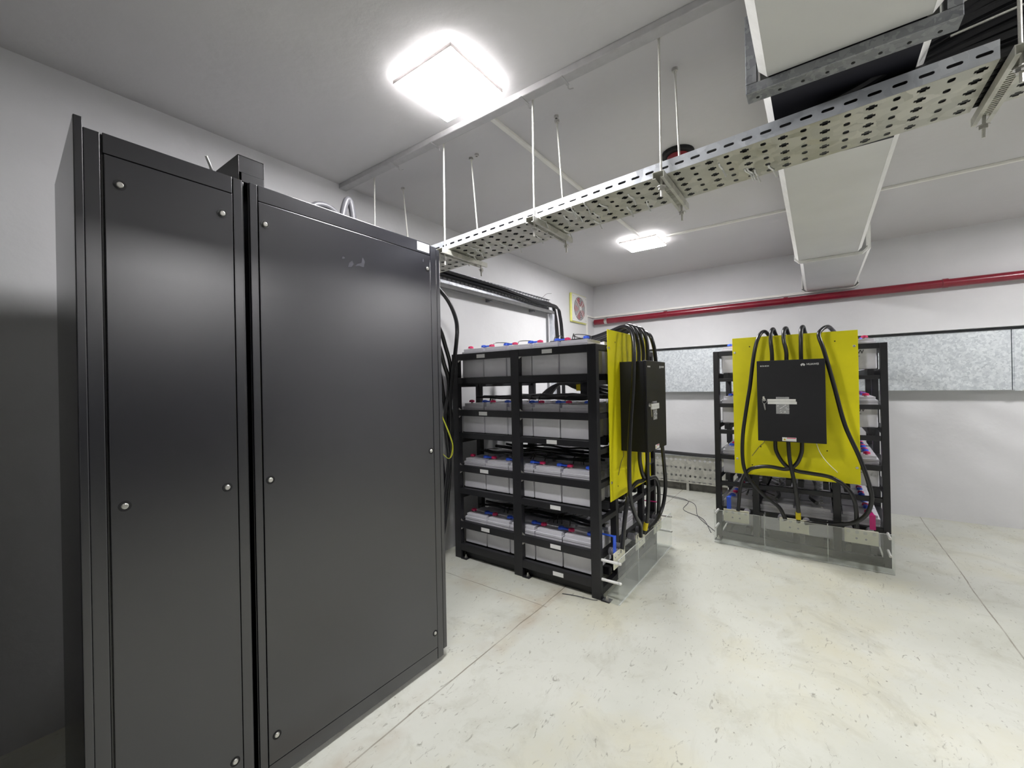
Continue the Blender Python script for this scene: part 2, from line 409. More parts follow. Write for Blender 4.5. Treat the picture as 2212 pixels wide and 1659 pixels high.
for i, (x, y) in enumerate(((1.567, 0.965), (1.763, 0.985), (1.785, 1.50))):
    tag(MB().ring((x, y, ZC), (0, 0, -1), 0.011, 0.006, 0.012, 12).build('drop_in_anchor', M['steel']),
        'empty zinc anchor in the ceiling ' + ('beside the near rod of the middle hanger', 'beside the far rod of the middle hanger', 'right of the hanger nearest the cabinet corner')[i], 'ceiling anchor', 'unused ceiling anchors')

# ---------------------------------------------------------------- overhead perforated cable tray
TX0, TX1 = 1.59, 1.855
def zt(y): return 2.078-0.0445*y        # tray bottom
def tray_piece(ya, yb, label):
    r = empty('cable_tray', (TX0, ya, zt(ya)), label, 'cable tray', 'overhead cable tray lengths')
    sl = (zt(yb)-zt(ya))/(yb-ya); U = Vector((0, 1, sl)); wd = TX1-TX0
    rh = wd/5; p = 0.054
    n = int((yb-ya)/p); p = (yb-ya)/n
    A = (p, rh, cell(p, rh, rrect(p/2, rh/2, 0.016, 0.020, 0.004)))
    B = (p, rh, cell(p, rh, cross(p/2, rh/2, 0.013, 0.0065)))
    mb = MB(); perf(mb, (0, 0, 0), U, (1, 0, 0), [A if k % 2 else B for k in range(n)], 5)
    sheet_obj(mb, 'perforated_base', M['tray'], r)
    hh = 0.047; q = 0.0525; n2 = int((yb-ya)/q); q = (yb-ya)/n2
    tl = (q, hh, cell(q, hh, slot(q/2, hh*0.5, 0.032, 0.009)))
    for nmx, x in (('near_side_rail', 0), ('far_side_rail', wd)):
        mb = MB(); perf(mb, (x, 0, 0), U, (0, 0, 1), [tl]*n2, 1)
        sg = 1 if x == 0 else -1
        L = yb-ya; z1 = sl*L
        mb.hexa([(x, 0, hh), (x+sg*.010, 0, hh), (x+sg*.010, L, hh+z1), (x, L, hh+z1)], [(x, 0, hh+.0015), (x+sg*.010, 0, hh+.0015), (x+sg*.010, L, hh+z1+.0015), (x, L, hh+z1+.0015)])
        sheet_obj(mb, nmx, M['rail'], r)
    return r
tray_piece(-0.385, YL-.005, 'long perforated galvanised cable tray hanging from the ceiling across the room')
tray_piece(-2.6, -0.445, 'end length of perforated cable tray at the right edge of the picture')
hl = {2.13: 'pair of thin threaded rods behind the black cabinets', 1.55: 'tray hanger next to the corner of the black cabinet',
      1.0: 'middle tray hanger, between the cabinet corner and the beacon', 0.45: 'tray hanger in front of the dark alarm beacon',
      -0.415: 'tray hanger at the joint of the tray beside the duct'}
for y, lb in hl.items():
    zz = zt(y)
    r = empty('tray_hanger', (1.58, y, zz), lb, 'tray hanger', 'threaded rod hangers of the cable tray')
    ch = MB(); za, zb = -0.033, -0.008
    x0, x1 = -0.045, 0.315
    ch.box(x0, x1, -0.020, -0.0175, za, zb).box(x0, x1, 0.0175, 0.020, za, zb).box(x0, x1, -0.0175, 0.0175, zb-.0025, zb)
    ch.box(x0, x1, -0.0175, -0.009, za, za+.0025).box(x0, x1, 0.009, 0.0175, za, za+.0025)
    k = x0+0.07
    while k < x1-0.07:
        ch.box(k, k+.005, -0.0088, 0.0088, za+.001, za+.006); k += 0.0115
    ch.build('channel', M['tray'], r)
    for xa, xb, nmr in ((0.0, -0.007, 'near'), (0.215, 0.285, 'far')):
        MB().cyl((xa, 0, ZC-zz), (xb, 0, -0.085), 0.0044, n=8).build('threaded_rod', M['rod'], r, smooth=True)
        MB().cyl((xb, 0, -0.050), (xb, 0, -0.060), 0.011, n=6).cyl((xb, 0, -0.0485), (xb, 0, -0.0502), 0.015, n=14).build('nut', M['steel'], r)
        MB().ring((xa, 0, ZC-zz), (0, 0, -1), 0.012, 0.0046, 0.012, 12).build('anchor', M['steel'], r)
# zip ties under the tray
def tie_mesh():
    mb = MB(); mb.tube([(0, 0, -0.002), (0.018, 0.002, -0.005), (0.048, 0, -0.005), (0.060, 0, -0.002)], 0.003, 6)
    mb.tube([(0.048, 0, -0.004), (0.052, -0.004, -0.014), (0.056, -0.010, -0.032)], 0.003, 6)
    return mb.mesh('cable_tie', M['paper'], True)
tm = tie_mesh()
for k in range(34):
    y = random.uniform(0.05, 1.75); x = TX0+random.choice((0.0, 0.05, 0.11, 0.16, 0.19))
    o = bpy.data.objects.new('cable_tie', tm); C.objects.link(o); o.location = (x, y, zt(y)); o.rotation_euler = (0, 0, random.uniform(-.3, .3))
    tag(o, 'small white cable tie poking through the bottom of the overhead tray', 'cable tie', 'cable ties under the overhead tray')
# cables lying in the tray, climbing out of it on the right
for k in range(20):
    if k < 9: ox = 1.609+0.0284*k; b0 = .0145; up = (k*0.37) % 1.0
    else: ox = 1.625+0.0205*(k-9); b0 = .036; up = (k*0.61) % 1.0
    lay = 0.0 if k < 9 else 0.02
    pts = [(ox, 2.3-.02*k, zt(2.3)+b0), (ox, 1.6, zt(1.6)+b0), (ox, 1.1, zt(1.1)+b0), (ox, 0.6, zt(.6)+b0), (ox, 0.15, zt(.15)+b0), (ox, -0.10, zt(-.1)+b0+lay+.03*up),
           (ox, -0.25, zt(-.25)+b0+lay+.14*up), (ox, -0.42, zt(-.42)+b0+lay+.21*up), (ox, -0.8, zt(-.8)+b0+.02+lay+.24*up), (ox, -1.5, min(2.47, zt(-1.5)+.10+lay+.22*up)), (ox, -2.5, min(2.48, zt(-2.5)+.10+.2*up))]
    if k < 9: pts = [(ox, y_, zt(y_)+b0) for y_ in (2.3-.02*k, 1.6, 1.1, 0.6, 0.15, -0.2, -0.6, -1.2, -2.0, -2.58)]
    tag(MB().tube(pts, 0.0135, 8).build('power_cable', M['cable'], None, smooth=True),
        'thick black power cable lying in the overhead tray and rising at its right end', 'cable', 'power cables in the overhead tray')
tag(MB().tube([(1.60, -0.30, 2.20), (1.60, -0.60, 2.235), (1.60, -1.2, 2.30)], 0.003, 6).build('steel_wire', M['rod'], None, smooth=True),
    'thin bright wire stretched in front of the black cable bundle', 'wire')

# ---------------------------------------------------------------- air duct
ZD = 2.167
def duct_sec(mb_body, mb_tape, x0, x1, ya, yb, c=0.022, top=2.50):
    mb_body.box(x0, x1, ya, yb, ZD, top-.06)
    for s, y in ((-1, ya), (1, yb)):
        q = [(y, ZD-.0008), (y+s*c, ZD+.024), (y+s*c, top-.06), (y+s*.0008, top-.06), (y+s*.0008, ZD+.001)]
        n = len(q)
        mb_tape.add([(x0, a, b) for a, b in q]+[(x1, a, b) for a, b in q], [tuple(range(n)), tuple(range(2*n-1, n-1, -1))]+[(i, (i+1) % n, n+(i+1) % n, n+i) for i in range(n)])
d = empty('air_duct', (1.4, -0.07, ZD), 'big grey rectangular air duct with white taped corners running to the back wall', 'air duct')
d_ = lambda mb: mb
def dpart(name, mb, mat, **k):
    mb.v = [(a-1.4, b+0.07, c-ZD) for a, b, c in mb.v]
    return mb.build(name, mat, d, **k)
b1, t1 = MB(), MB()
duct_sec(b1, t1, -1.2, 1.42, -0.237, 0.103)
dpart('near_section', b1, M['duct'])
b2 = MB(); duct_sec(b2, t1, 1.475, 2.06, -0.237, 0.103); dpart('flexible_connector', b2, M['canvas'])
b3 = MB(); duct_sec(b3, t1, 2.0605, 3.765, -0.236, 0.100); dpart('middle_section', b3, M['duct'])
b4 = MB(); duct_sec(b4, t1, 3.80, 5.16, -0.288, 0.075); dpart('end_section', b4, M['duct'])
dpart('corner_tape', t1, M['tape'])
fl = MB()
fl.box(1.420, 1.4745, -0.290, 0.158, ZD-.030, ZD-.003)
fl.box(1.420, 1.4745, -0.290, -0.262, ZD-.003, ZD+.20).box(1.420, 1.4745, 0.130, 0.158, ZD-.003, ZD+.20)
fo = dpart('flange_frame', fl, M['flange'], bevel=0.002)
hm = MB()
for k in range(8):
    y = 0.13-0.055*k
    hm.cyl((1.452, y, ZD-.0302), (1.452, y, ZD-.0312), 0.0045, n=10)
dpart('flange_hole', hm, M['gap'])
cl = MB()
for (x0, x1, ya, yb, g, wd) in ((3.7655, 3.7995, -0.262, 0.098, 0.03, .018), (5.161, 5.198, -0.300, 0.088, 0.03, .016)):
    cl.box(x0, x1, ya, yb, ZD-wd, ZD-.001)
    for s, y in ((-1, ya), (1, yb)):
        cl.hexa([(x0, y, ZD-wd), (x1, y, ZD-wd), (x1, y+s*g, ZD+.03-wd), (x0, y+s*g, ZD+.03-wd)], [(x0, y, ZD-.001), (x1, y, ZD-.001), (x1, y+s*g, ZD+.03), (x0, y+s*g, ZD+.03)])
        cl.box(x0, x1, min(y+s*g, y+s*(g-.01)), max(y+s*g, y+s*(g-.01)), ZD+.03, ZD+.16)
dpart('collar', cl, M['tape'], bevel=0.001)

# ---------------------------------------------------------------- back wall: red pipe, conduit, steel trunking, floor tray
p = empty('fire_pipe', (XU-.06, 0, 2.095), 'glossy dark red pipe running along the back wall under the duct', 'pipe')
MB().cyl((0, Y0+.02, 0), (0, 2.36, -0.004), 0.036, n=24).build('pipe', M['redpipe'], p, smooth=True)
for y in (-2.2, -0.9, 0.25, 1.45, 2.2):
    MB().cyl((0, y-.018, 0), (0, y+.018, 0), 0.040, n=24).build('coupling' if y in (.25, 2.2) else 'pipe_clamp', M['redpipe'] if y != 2.2 else M['steel'], p, smooth=True)
    MB().box(0.030, 0.0598, y-.01, y+.01, -0.010, 0.010).build('bracket', M['steel'], p)
cw = empty('wall_conduit', (5.19, 2.2, 2.15), 'slim white conduit above the red pipe, turning down beside the wall fan', 'conduit')
def wc(*a): return MB().box(*a)
def shift(mb, o):
    mb.v = [(a-o[0], b-o[1], c-o[2]) for a, b, c in mb.v]; return mb
o3 = (5.19, 2.2, 2.15)
shift(MB().box(5.180, 5.198, -0.02, 2.398, 2.150, 2.174), o3).build('back_wall_run', M['ivory'], cw, 0.002)
shift(MB().box(4.985, 5.179, 2.382, 2.398, 2.150, 2.170), o3).build('left_wall_run', M['ivory'], cw, 0.002)
shift(MB().box(4.955, 4.980, 2.382, 2.398, 0.6, 2.170), o3).build('drop', M['ivory'], cw, 0.002)
g = empty('steel_trunking', (5.315, 0, 1.17), 'wide spangled galvanised trunking box along the back wall behind the racks', 'trunking')
MB().box(-0.065, 0.044, -1.298, 1.9, 0, 0.505).build('long_cover', M['galv'], g, 0.003)
MB().box(-0.065, 0.044, -2.9, -1.303, 0, 0.505).build('end_cover', M['galv'], g, 0.003)
MB().box(-0.0685, -0.0655, -1.355, -1.312, -0.006, 0.50).build('joint_strip', M['galv'], g, 0.001)
def wall_tray():
    r = empty('cable_tray', (5.24, 0, 0.10), 'perforated cable tray on edge at the foot of the back wall between the racks', 'cable tray')
    mb = MB(); n = 34; p = 0.054; rh = 0.095
    tl = (p, rh, cell(p, rh, cross(p/2, rh/2, 0.014, 0.006)))
    perf(mb, (0, 0.45, 0.03), (0, 1, 0), (0, 0, 1), [tl]*n, 3)
    q = 0.06; tl2 = (q, 0.03, cell(q, 0.03, slot(q/2, 0.015, 0.04, 0.012)))
    perf(mb, (0, 0.45, 0.0), (0, 1, 0), (-1, 0, 0), [tl2]*30, 1)
    perf(mb, (0, 0.45, 0.0), (0, 1, 0), (0, 0, 1), [tl2]*30, 1)
    sheet_obj(mb, 'perforated_face', M['tray'], r)
    MB().box(-0.03, 0, 0.45, 2.3, 0.3165, 0.320).build('top_lip', M['rail'], r)
    for y in (0.6, 1.25, 1.9): MB().box(0.001, 0.10, y, y+.03, -0.10, 0.30).build('bracket', M['steel'], r)
wall_tray()
for k in range(4):
    z = 0.435+0.014*(k//2); x = 5.215+0.022*(k % 2)
    tag(MB().tube([(x, 2.3, z), (x, 1.6, z+.004), (x-.002, 1.2, z-.003), (x, 0.8, z-.012*(k % 2)), (x-.02, 0.55, z-.01), (x-.08, 0.40, z+.02)], 0.011, 8).build('power_cable', M['cable'], None, smooth=True),
        'black cable lying on top of the tray at the foot of the back wall', 'cable', 'cables on the back wall tray')
for k, pts in enumerate(([(5.15, 1.9, 0.004), (4.9, 1.45, 0.004), (4.75, 1.1, 0.004), (4.3, 0.95, 0.004), (3.95, 0.74, 0.004)],
                         [(4.95, 1.8, 0.004), (4.85, 1.2, 0.004), (4.45, 1.12, 0.004), (4.25, 0.9, 0.004), (3.9, 0.76, 0.004)])):
    tag(MB().tube(pts, 0.003, 6).build('loose_wire', M['cable_soft'], None, smooth=True),
        ('thin dark wire curving across the floor between the racks, nearer the back wall', 'thin dark wire curving across the floor between the racks, nearer the viewer')[k], 'wire')

# ---------------------------------------------------------------- wall fan
fn = empty('wall_fan', (4.72, YL-.001, 2.215), 'square white exhaust fan with yellow edges on the left wall near the corner', 'fan')
ro = PI  # faces the room (towards -Y)
MB().box(-0.205, 0.205, -0.03, 0, -0.175, 0.175).build('yellow_frame', M['fanyellow'], fn, 0.014, seg=4)
fp = MB(); w_, h_ = 0.384, 0.326
hv, hf = cell(w_, h_, [(w_/2+0.150*math.cos(a), h_/2+0.145*math.sin(a)) for a in [2*PI*i/32 for i in range(32)]])
fp.add([(x-w_/2, -0.0335, y-h_/2) for x, y in hv], hf)
fo = sheet_obj(fp, 'face_plate', M['white'], fn, 0.005)
MB().cyl((0, -0.0305, 0), (0, -0.0312, 0), 0.150, n=32).build('back_disc', M['fandark'], fn)
for k in range(5):
    a = 2*PI*k/5+.35; bb = MB()
    c1 = (math.cos(a), math.sin(a)); c2 = (math.cos(a+.75), math.sin(a+.75)); c3 = (math.cos(a+.4), math.sin(a+.4))
    q = [(.03*c1[0], -.0335, .03*c1[1]), (.135*c1[0], -.0365, .132*c1[1]), (.142*c3[0], -.0355, .139*c3[1]), (.12*c2[0], -.0325, .117*c2[1]), (.03*c2[0], -.0325, .03*c2[1])]
    bb.prism(q, (0, 0, 0), (0, -.0015, 0)).build('blade', M['fanred'], fn)
gm = MB()
for r_ in (.04, .06, .08, .10, .12, .138): gm.ring((0, -.042, 0), (0, -1, 0), r_, r_-.0035, .0025, 28)
for k in range(4):
    a = PI/4+k*PI/2; gm.tube([(.02*math.cos(a), -.043, .02*math.sin(a)), (.10*math.cos(a), -.043, .10*math.sin(a)), (.15*math.cos(a), -.036, .147*math.sin(a))], .0035, 6)
gm.build('wire_guard', M['white'], fn)
MB().cyl((0, -.0425, 0), (0, -.050, 0), 0.026, n=20).build('hub_cap', M['white'], fn, 0.002)
for sx in (-1, 1):
    for sz in (-1, 1): MB().cyl((sx*.165, -.0362, sz*.135), (sx*.165, -.0385, sz*.135), .006, n=10).build('screw', M['steel'], fn)

# ---------------------------------------------------------------- cabinets
SCREW = None
def screw(parent, x, y, z, s=1.0):
    o = MB().ring((x, y, z), (0, -1, 0), .0135*s, .0095*s, .0010, 20).build('screw_cup', M['gap'], parent)
    MB().cyl((x, y, z), (x, y-.0035, z), .0085*s, .0065*s, 16).build('screw', M['steel'], parent, 0.001)
YF = 1.463
ca = empty('equipment_cabinet', (0.40, YF+.25, 0), 'narrow tall black steel cabinet at the left of the pair', 'cabinet', 'tall black cabinets')
def loc(mb, o): return shift(mb, o.location)
def cpart(par, name, mb, mat=None, bevel=0.0, **k): return loc(mb, par).build(name, mat or M['cabinet'], par, bevel, **k)
cpart(ca, 'body', MB().box(0.262, 0.5975, YF+.010, 2.00, 0.012, 1.962), M['cabinet'], 0.003)
cpart(ca, 'plinth', MB().box(0.27, 0.59, YF+.03, 1.97, 0, 0.0118), M['gap'])
cpart(ca, 'corner_post', MB().box(0.2135, 0.2305, YF-.004, YF+.008, 0.02, 1.982).box(0.2310, 0.2620, YF, YF+.009, 0.02, 1.960), bevel=0.002)
cpart(ca, 'side_skin', MB().hexa([(0.214, YF+.0085, .02), (0.222, YF+.0085, .02), (0.2575, 2.0, .02), (0.2485, 2.0, .02)], [(0.214, YF+.0085, 1.98), (0.222, YF+.0085, 1.98), (0.2575, 2.0, 1.98), (0.2485, 2.0, 1.98)]), bevel=0.001)
cpart(ca, 'rear_panel', MB().box(0.2685, 0.5600, YF-.001, YF+.009, 0.078, 1.908), bevel=0.0015)
cpart(ca, 'top_rail', MB().box(0.2665, 0.5600, YF, YF+.0095, 1.9105, 1.962), bevel=0.0015)
cpart(ca, 'edge_strip', MB().box(0.5625, 0.5880, YF, YF+.009, 0.02, 1.962), bevel=0.0015)
cpart(ca, 'bottom_rail', MB().box(0.2685, 0.5600, YF, YF+.0095, 0.02, 0.0755), bevel=0.0015)
cb = empty('equipment_cabinet', (1.03, YF+.25, 0), 'wide tall black steel cabinet with a small white sticker at its top right corner', 'cabinet', 'tall black cabinets')
cpart(cb, 'body', MB().box(0.6085, 1.428, YF+.010, 2.00, 0.012, 1.962), M['cabinet'], 0.003)
cpart(cb, 'plinth', MB().box(0.62, 1.42, YF+.03, 1.97, 0, 0.0118), M['gap'])
cpart(cb, 'corner_post', MB().box(0.6095, 0.6330, YF, YF+.0095, 0.02, 1.964), bevel=0.002)
cpart(cb, 'rear_panel', MB().box(0.6355, 1.3855, YF-.001, YF+.009, 0.078, 1.910), bevel=0.0015)
cpart(cb, 'top_rail', MB().box(0.6355, 1.3855, YF, YF+.0095, 1.9125, 1.964), bevel=0.0015)
cpart(cb, 'bottom_rail', MB().box(0.6355, 1.3855, YF, YF+.0095, 0.02, 0.0755), bevel=0.0015)
cpart(cb, 'edge_strip', MB().box(1.3880, 1.4240, YF, YF+.009, 0.02, 1.958), bevel=0.0015)
cpart(cb, 'front_door_edge', MB().box(1.4285, 1.4520, YF+.004, YF+.035, 0.045, 1.952), bevel=0.003)
cc = empty('equipment_cabinet', (-0.60, YF+.25, 0), 'unseen black cabinet added past the left edge to darken the corner', 'cabinet', 'tall black cabinets')  # added out of view to block light from the left corner
cpart(cc, 'body', MB().box(-1.25, 0.045, YF+.012, 2.02, 0.0, 1.80), M['cabinet'], 0.003)
cpart(cc, 'rear_panel', MB().box(-1.20, 0.010, YF, YF+.0115, 0.08, 1.75), M['cabinet'], 0.002)
mk = []
for (x, z, pl) in ((.955, 1.765, ((0, 0), (.016, .004), (.026, .018), (.020, .030), (.006, .018))), (.985, 1.775, ((0, 0), (.020, .006), (.040, .004), (.046, .028), (.036, .044), (.030, .020), (.012, .012))),
                   (.930, 1.792, ((0, 0), (.010, .002), (.014, .008), (.004, .010))), (1.338, 1.872, ((0, 0), (.006, 0), (.008, .014), (.002, .014)))):
    mk.append(MB().prism([(x+a, YF-.0012, z+b_) for a, b_ in pl], (0, 0, 0), (0, -.0002, 0)))
for q in mk: cpart(cb, 'glue_mark', q, M.setdefault('glue', None) or plain('glue_residue', (0.035, 0.035, 0.045), 0.5, 0, 0.3, 60))
for x, z in ((.298, 1.839), (.532, 1.839), (.296, 1.004), (.531, 1.004), (.296, .164), (.538, .164)): screw(ca, x-ca.location.x, YF-.0012-ca.location.y, z)
for x, z in ((.655, 1.842), (1.368, 1.846), (.656, 1.002), (1.368, .998), (.661, .162), (1.371, .150)): screw(cb, x-cb.location.x, YF-.0012-cb.location.y, z)
for zz in (1.955,):
    for x in (0.95, 1.12, 1.24, 1.36):
        cpart(cb, 'top_rivet', MB().cyl((x, YF+.02, 1.9622), (x, YF+.02, 1.9662), .004, n=8), M['steel'])
lb = cpart(cb, 'sticker', MB().box(1.308, 1.381, YF-.0008, YF-.0003, 1.921, 1.959), M['paper'], 0)
pr = MB()
for k, (a, b_) in enumerate(((1.335, 1.366), (1.328, 1.360), (1.330, 1.352), (1.326, 1.35))):
    pr.box(a, b_, YF-.0011, YF-.0009, 1.9485-.006*k, 1.950-.006*k)
cpart(cb, 'sticker_print', pr, plain('faint_print', (0.55, 0.55, 0.56), 0.6))
cpart(cb, 'hinge_slot', MB().box(1.4272, 1.4283, YF+.002, YF+.0035, 0.05, 1.90), M['gap'])
# smudges where a sticker was peeled off
# black entry box and cables on top of the cabinets
eb = empty('cable_entry_box', (0.622, YF+.09, 1.9645), 'small black steel cable entry box on top of the cabinets above their joint', 'box')
MB().box(-.038, .040, -.075, .10, 0, .003).box(-.038, -.0355, -.075, .10, .003, .082).box(.0375, .040, -.075, .10, .003, .082).box(-.038, .040, -.075, .10, .082, .0845).box(-.0355, .0375, .06, .10, .003, .082).build('shell', M['black_steel'], eb, 0.0008)
MB().box(-.030, .0372, -.078, -.0755, .0, .028).build('lower_flap', M['black_steel'], eb, 0.0008)
MB().box(-.0378, .0398, -.0745, -.072, .030, .0815).build('front_plate', M['black_steel'], eb)
MB().cyl((.0402, -.06, .05), (.045, -.06, .05), .004, n=8).build('screw', M['steel'], eb)
tag(MB().tube([(0.560, 1.62, 1.9665), (0.545, 1.58, 2.015), (0.525, 1.56, 2.045)], .0045, 8).build('wire_end', M['white'], None, smooth=True),
    'short wire end with a white tip sticking up left of the entry box', 'wire')
tag(MB().tube([(1.12, 1.97, 1.975), (1.15, 1.94, 2.09), (1.19, 1.90, 2.19), (1.24, 1.88, 2.20), (1.34, 1.86, 2.10), (1.36, 1.85, 1.975)], .018, 10).build('power_cable', M['cable_soft'], None, smooth=True) if False else
    MB().tube([(1.205, 1.90, 1.982), (1.215, 1.90, 2.14), (1.24, 1.90, 2.235), (1.262, 1.90, 2.235), (1.278, 1.90, 2.14), (1.285, 1.90, 1.982)], .016, 12).build('power_cable', M['cable_soft'], None, smooth=True),
    'grey cable bent in a tight loop above the top of the wide cabinet', 'cable')
tag(MB().tube([(1.0, 1.90, 1.980), (1.05, 1.90, 2.13), (1.10, 1.90, 2.172), (1.17, 1.90, 2.165), (1.24, 1.90, 2.10), (1.30, 1.90, 1.980)], .014, 12).build('power_cable', M['cable_soft'], None, smooth=True),
    'grey cable lying in a low arc on top of the wide cabinet', 'cable')

# ---------------------------------------------------------------- cable ladder on a strut frame by the left wall
lt = empty('cable_tray', (3.0, 2.345, 2.10), 'slotted galvanised cable tray standing on edge along the left wall behind black cables', 'cable tray')
mb = MB(); p = 0.05
t2_ = (p, 0.022, cell(p, 0.022, slot(p/2, 0.011, 0.034, 0.0085)))
t3_ = (p, 0.034, cell(p, 0.034, slot(p/2, 0.017, 0.036, 0.020)))
perf(mb, (-1.8, 0, 0.081), (1, 0, 0), (0, 0, 1), [t2_]*55, 1)
perf(mb, (-1.8, 0, 0.018), (1, 0, 0), (0, 0, 1), [t3_]*55, 1)
perf(mb, (-1.8, -.02, 0.103), (1, 0, 0), (0, 1, 0), [t2_]*55, 1)
mb.add([(-1.8, 0, .052), (.95, 0, .052), (.95, 0, .081), (-1.8, 0, .081)], [(0, 1, 2, 3)])
mb.add([(-1.8, 0, 0), (.95, 0, 0), (.95, 0, .018), (-1.8, 0, .018)], [(0, 1, 2, 3)])
sheet_obj(mb, 'perforated_body', M['flange'], lt)
sf = empty('support_strut', (3.985, 2.33, 0), 'zinc strut along the left wall under the slotted tray, with one upright post', 'strut')
MB().box(-2.8, 0.02, -.02, .014, 2.076, 2.086).box(-2.8, 0.02, .010, .014, 2.0865, 2.098).box(-2.8, 0.02, -.02, .014, 2.055, 2.0755).build('horizontal_strut', M['strutzinc'], sf, 0.001)
MB().box(-.022, 0.022, -.02, .02, 0, 2.054).build('upright_post', M['rail'], sf, 0.002)
for k in range(4): MB().box(-.35-.7*k, -.32-.7*k, .0145, .069, 2.04, 2.09).build('wall_bracket', M['flange'], sf)
tag(MB().box(4.10, 4.14, YL-.022, YL-.001, 0, 2.19).build('strut_post', M['rail'], None, 0.002),
    'pale upright strut fixed to the left wall behind the hanging cables', 'post')
for k in range(5):
    y = 2.330-.0235*(k // 2)-.002*(k % 2)
    z = 2.172-.0225*(k % 2)
    sagz = .016*(k//2)
    pts = [(1.2, y, z), (2.3, y, z), (2.9, y, z-.004), (3.3, y, z-.004-sagz*.5), (3.7, y, z-.012-sagz), (3.93+.02*k, y, z-.012-sagz)]
    if k < 4:
        xx = 4.06+.034*k
        pts = pts[:-1]+[(xx-.10, y, z-.01-sagz), (xx-.03, y, z-.09-sagz), (xx+.01, y, 1.86), (xx+.02, y, 1.5), (xx+.02, y, 0.8), (xx+.02, y, 0.02)]
    tag(MB().tube(pts, .0110, 8).build('power_cable', M['cable'], None, smooth=True),
        'black power cable along the left wall tray, ending at the strut post' if k >= 4 else 'black power cable along the left wall that bends down at the strut post',
        'cable', 'cables ending in the left wall tray' if k >= 4 else 'cables dropping at the strut post')
tag(MB().tube([(3.78, 2.32, 2.205), (3.85, 2.31, 2.25), (3.95, 2.31, 2.27)], .002, 5).build('loose_wire', M['cable_soft'], None, smooth=True),
    'hair thin wire sticking up from the left wall tray', 'wire')
# cables hanging behind the cabinet corner
hang = [
 [(1.95, 2.12, 2.06), (2.147, 2.15, 1.961), (2.224, 2.15, 1.891), (2.277, 2.15, 1.80), (2.293, 2.15, 1.719), (2.28, 2.15, 1.602), (2.24, 2.18, 1.2), (2.24, 2.2, 0.7), (2.16, 2.2, 0.25), (2.02, 2.2, 0.02)],
 [(1.9, 2.12, 1.84), (2.10, 2.15, 1.72), (2.20, 2.18, 1.58), (2.27, 2.2, 1.42), (2.25, 2.2, 1.2), (2.27, 2.2, 0.95), (2.21, 2.2, 0.6), (2.12, 2.2, 0.25), (1.95, 2.2, 0.02)],
 [(1.9, 2.14, 1.72), (2.10, 2.17, 1.62), (2.20, 2.2, 1.46), (2.25, 2.2, 1.30), (2.20, 2.2, 1.05), (2.23, 2.2, 0.75), (2.19, 2.2, 0.5), (2.14, 2.2, 0.22), (2.0, 2.2, 0.02)],
 [(1.85, 2.2, 1.70), (2.10, 2.22, 1.58), (2.19, 2.24, 1.42), (2.24, 2.24, 1.15), (2.28, 2.24, 0.85), (2.25, 2.24, 0.62), (2.23, 2.24, 0.40), (2.10, 2.24, 0.15), (1.9, 2.24, 0.02)],
 [(1.85, 2.25, 1.5), (2.08, 2.25, 1.38), (2.18, 2.26, 1.22), (2.20, 2.26, 0.95), (2.23, 2.26, 0.65), (2.25, 2.26, 0.45), (2.20, 2.26, 0.2), (2.05, 2.26, 0.02)],
]
for k, pts in enumerate(hang):
    tag(MB().tube(pts, .0155, 10).build('power_cable', M['cable'], None, smooth=True),
        'outermost black cable curving down from the left wall tray behind the cabinet' if k == 0 else 'black cable hanging in a bundle between the wide cabinet and the near battery rack',
        'cable', None if k == 0 else 'cables hanging behind the cabinet corner')
for k in range(2):
    tag(MB().tube([(2.085, 2.255, 1.375), (2.09, 2.18, 1.20), (2.075+.008*k, 2.04, 0.97), (2.095+.008*k, 2.03, 0.88-.02*k), (2.09, 2.06, 0.80), (2.15, 2.20, 0.84), (2.205, 2.262, 0.92)], .0022, 6).build('earth_wire', M['greenyellow'], None, smooth=True),
        'yellow green earth wire looping behind the cabinet edge', 'wire', 'earth wires behind the cabinet')

# ---------------------------------------------------------------- battery racks
W, LEN, H = 1.085, 1.185, 1.535
ENDZ = [(0.02, 0.06), (0.232, 0.265), (0.440, 0.472), (0.656, 0.692), (0.862, 0.895), (1.078, 1.110), (1.287, 1.315), (1.498, 1.535)]
LONGZ = [(0.062, 0.112, 'shelf_rail'), (0.232, 0.282, 'retaining_rail'), (0.489, 0.530, 'shelf_rail'), (0.655, 0.701, 'retaining_rail'),
         (0.907, 0.945, 'shelf_rail'), (1.072, 1.117, 'retaining_rail'), (1.313, 1.356, 'shelf_rail'), (1.487, 1.5345, 'retaining_rail')]
SHELF = [0.113, 0.531, 0.946, 1.357]
COLX = [(0.050, 0.265), (0.312, 0.541), (0.545, 0.772), (0.820, 1.035)]
ROW = lambda i: 0.076+0.2107*i
def mat_of(r): return Matrix.Translation(r.location) @ Matrix.Rotation(r.rotation_euler.z, 4, 'Z')
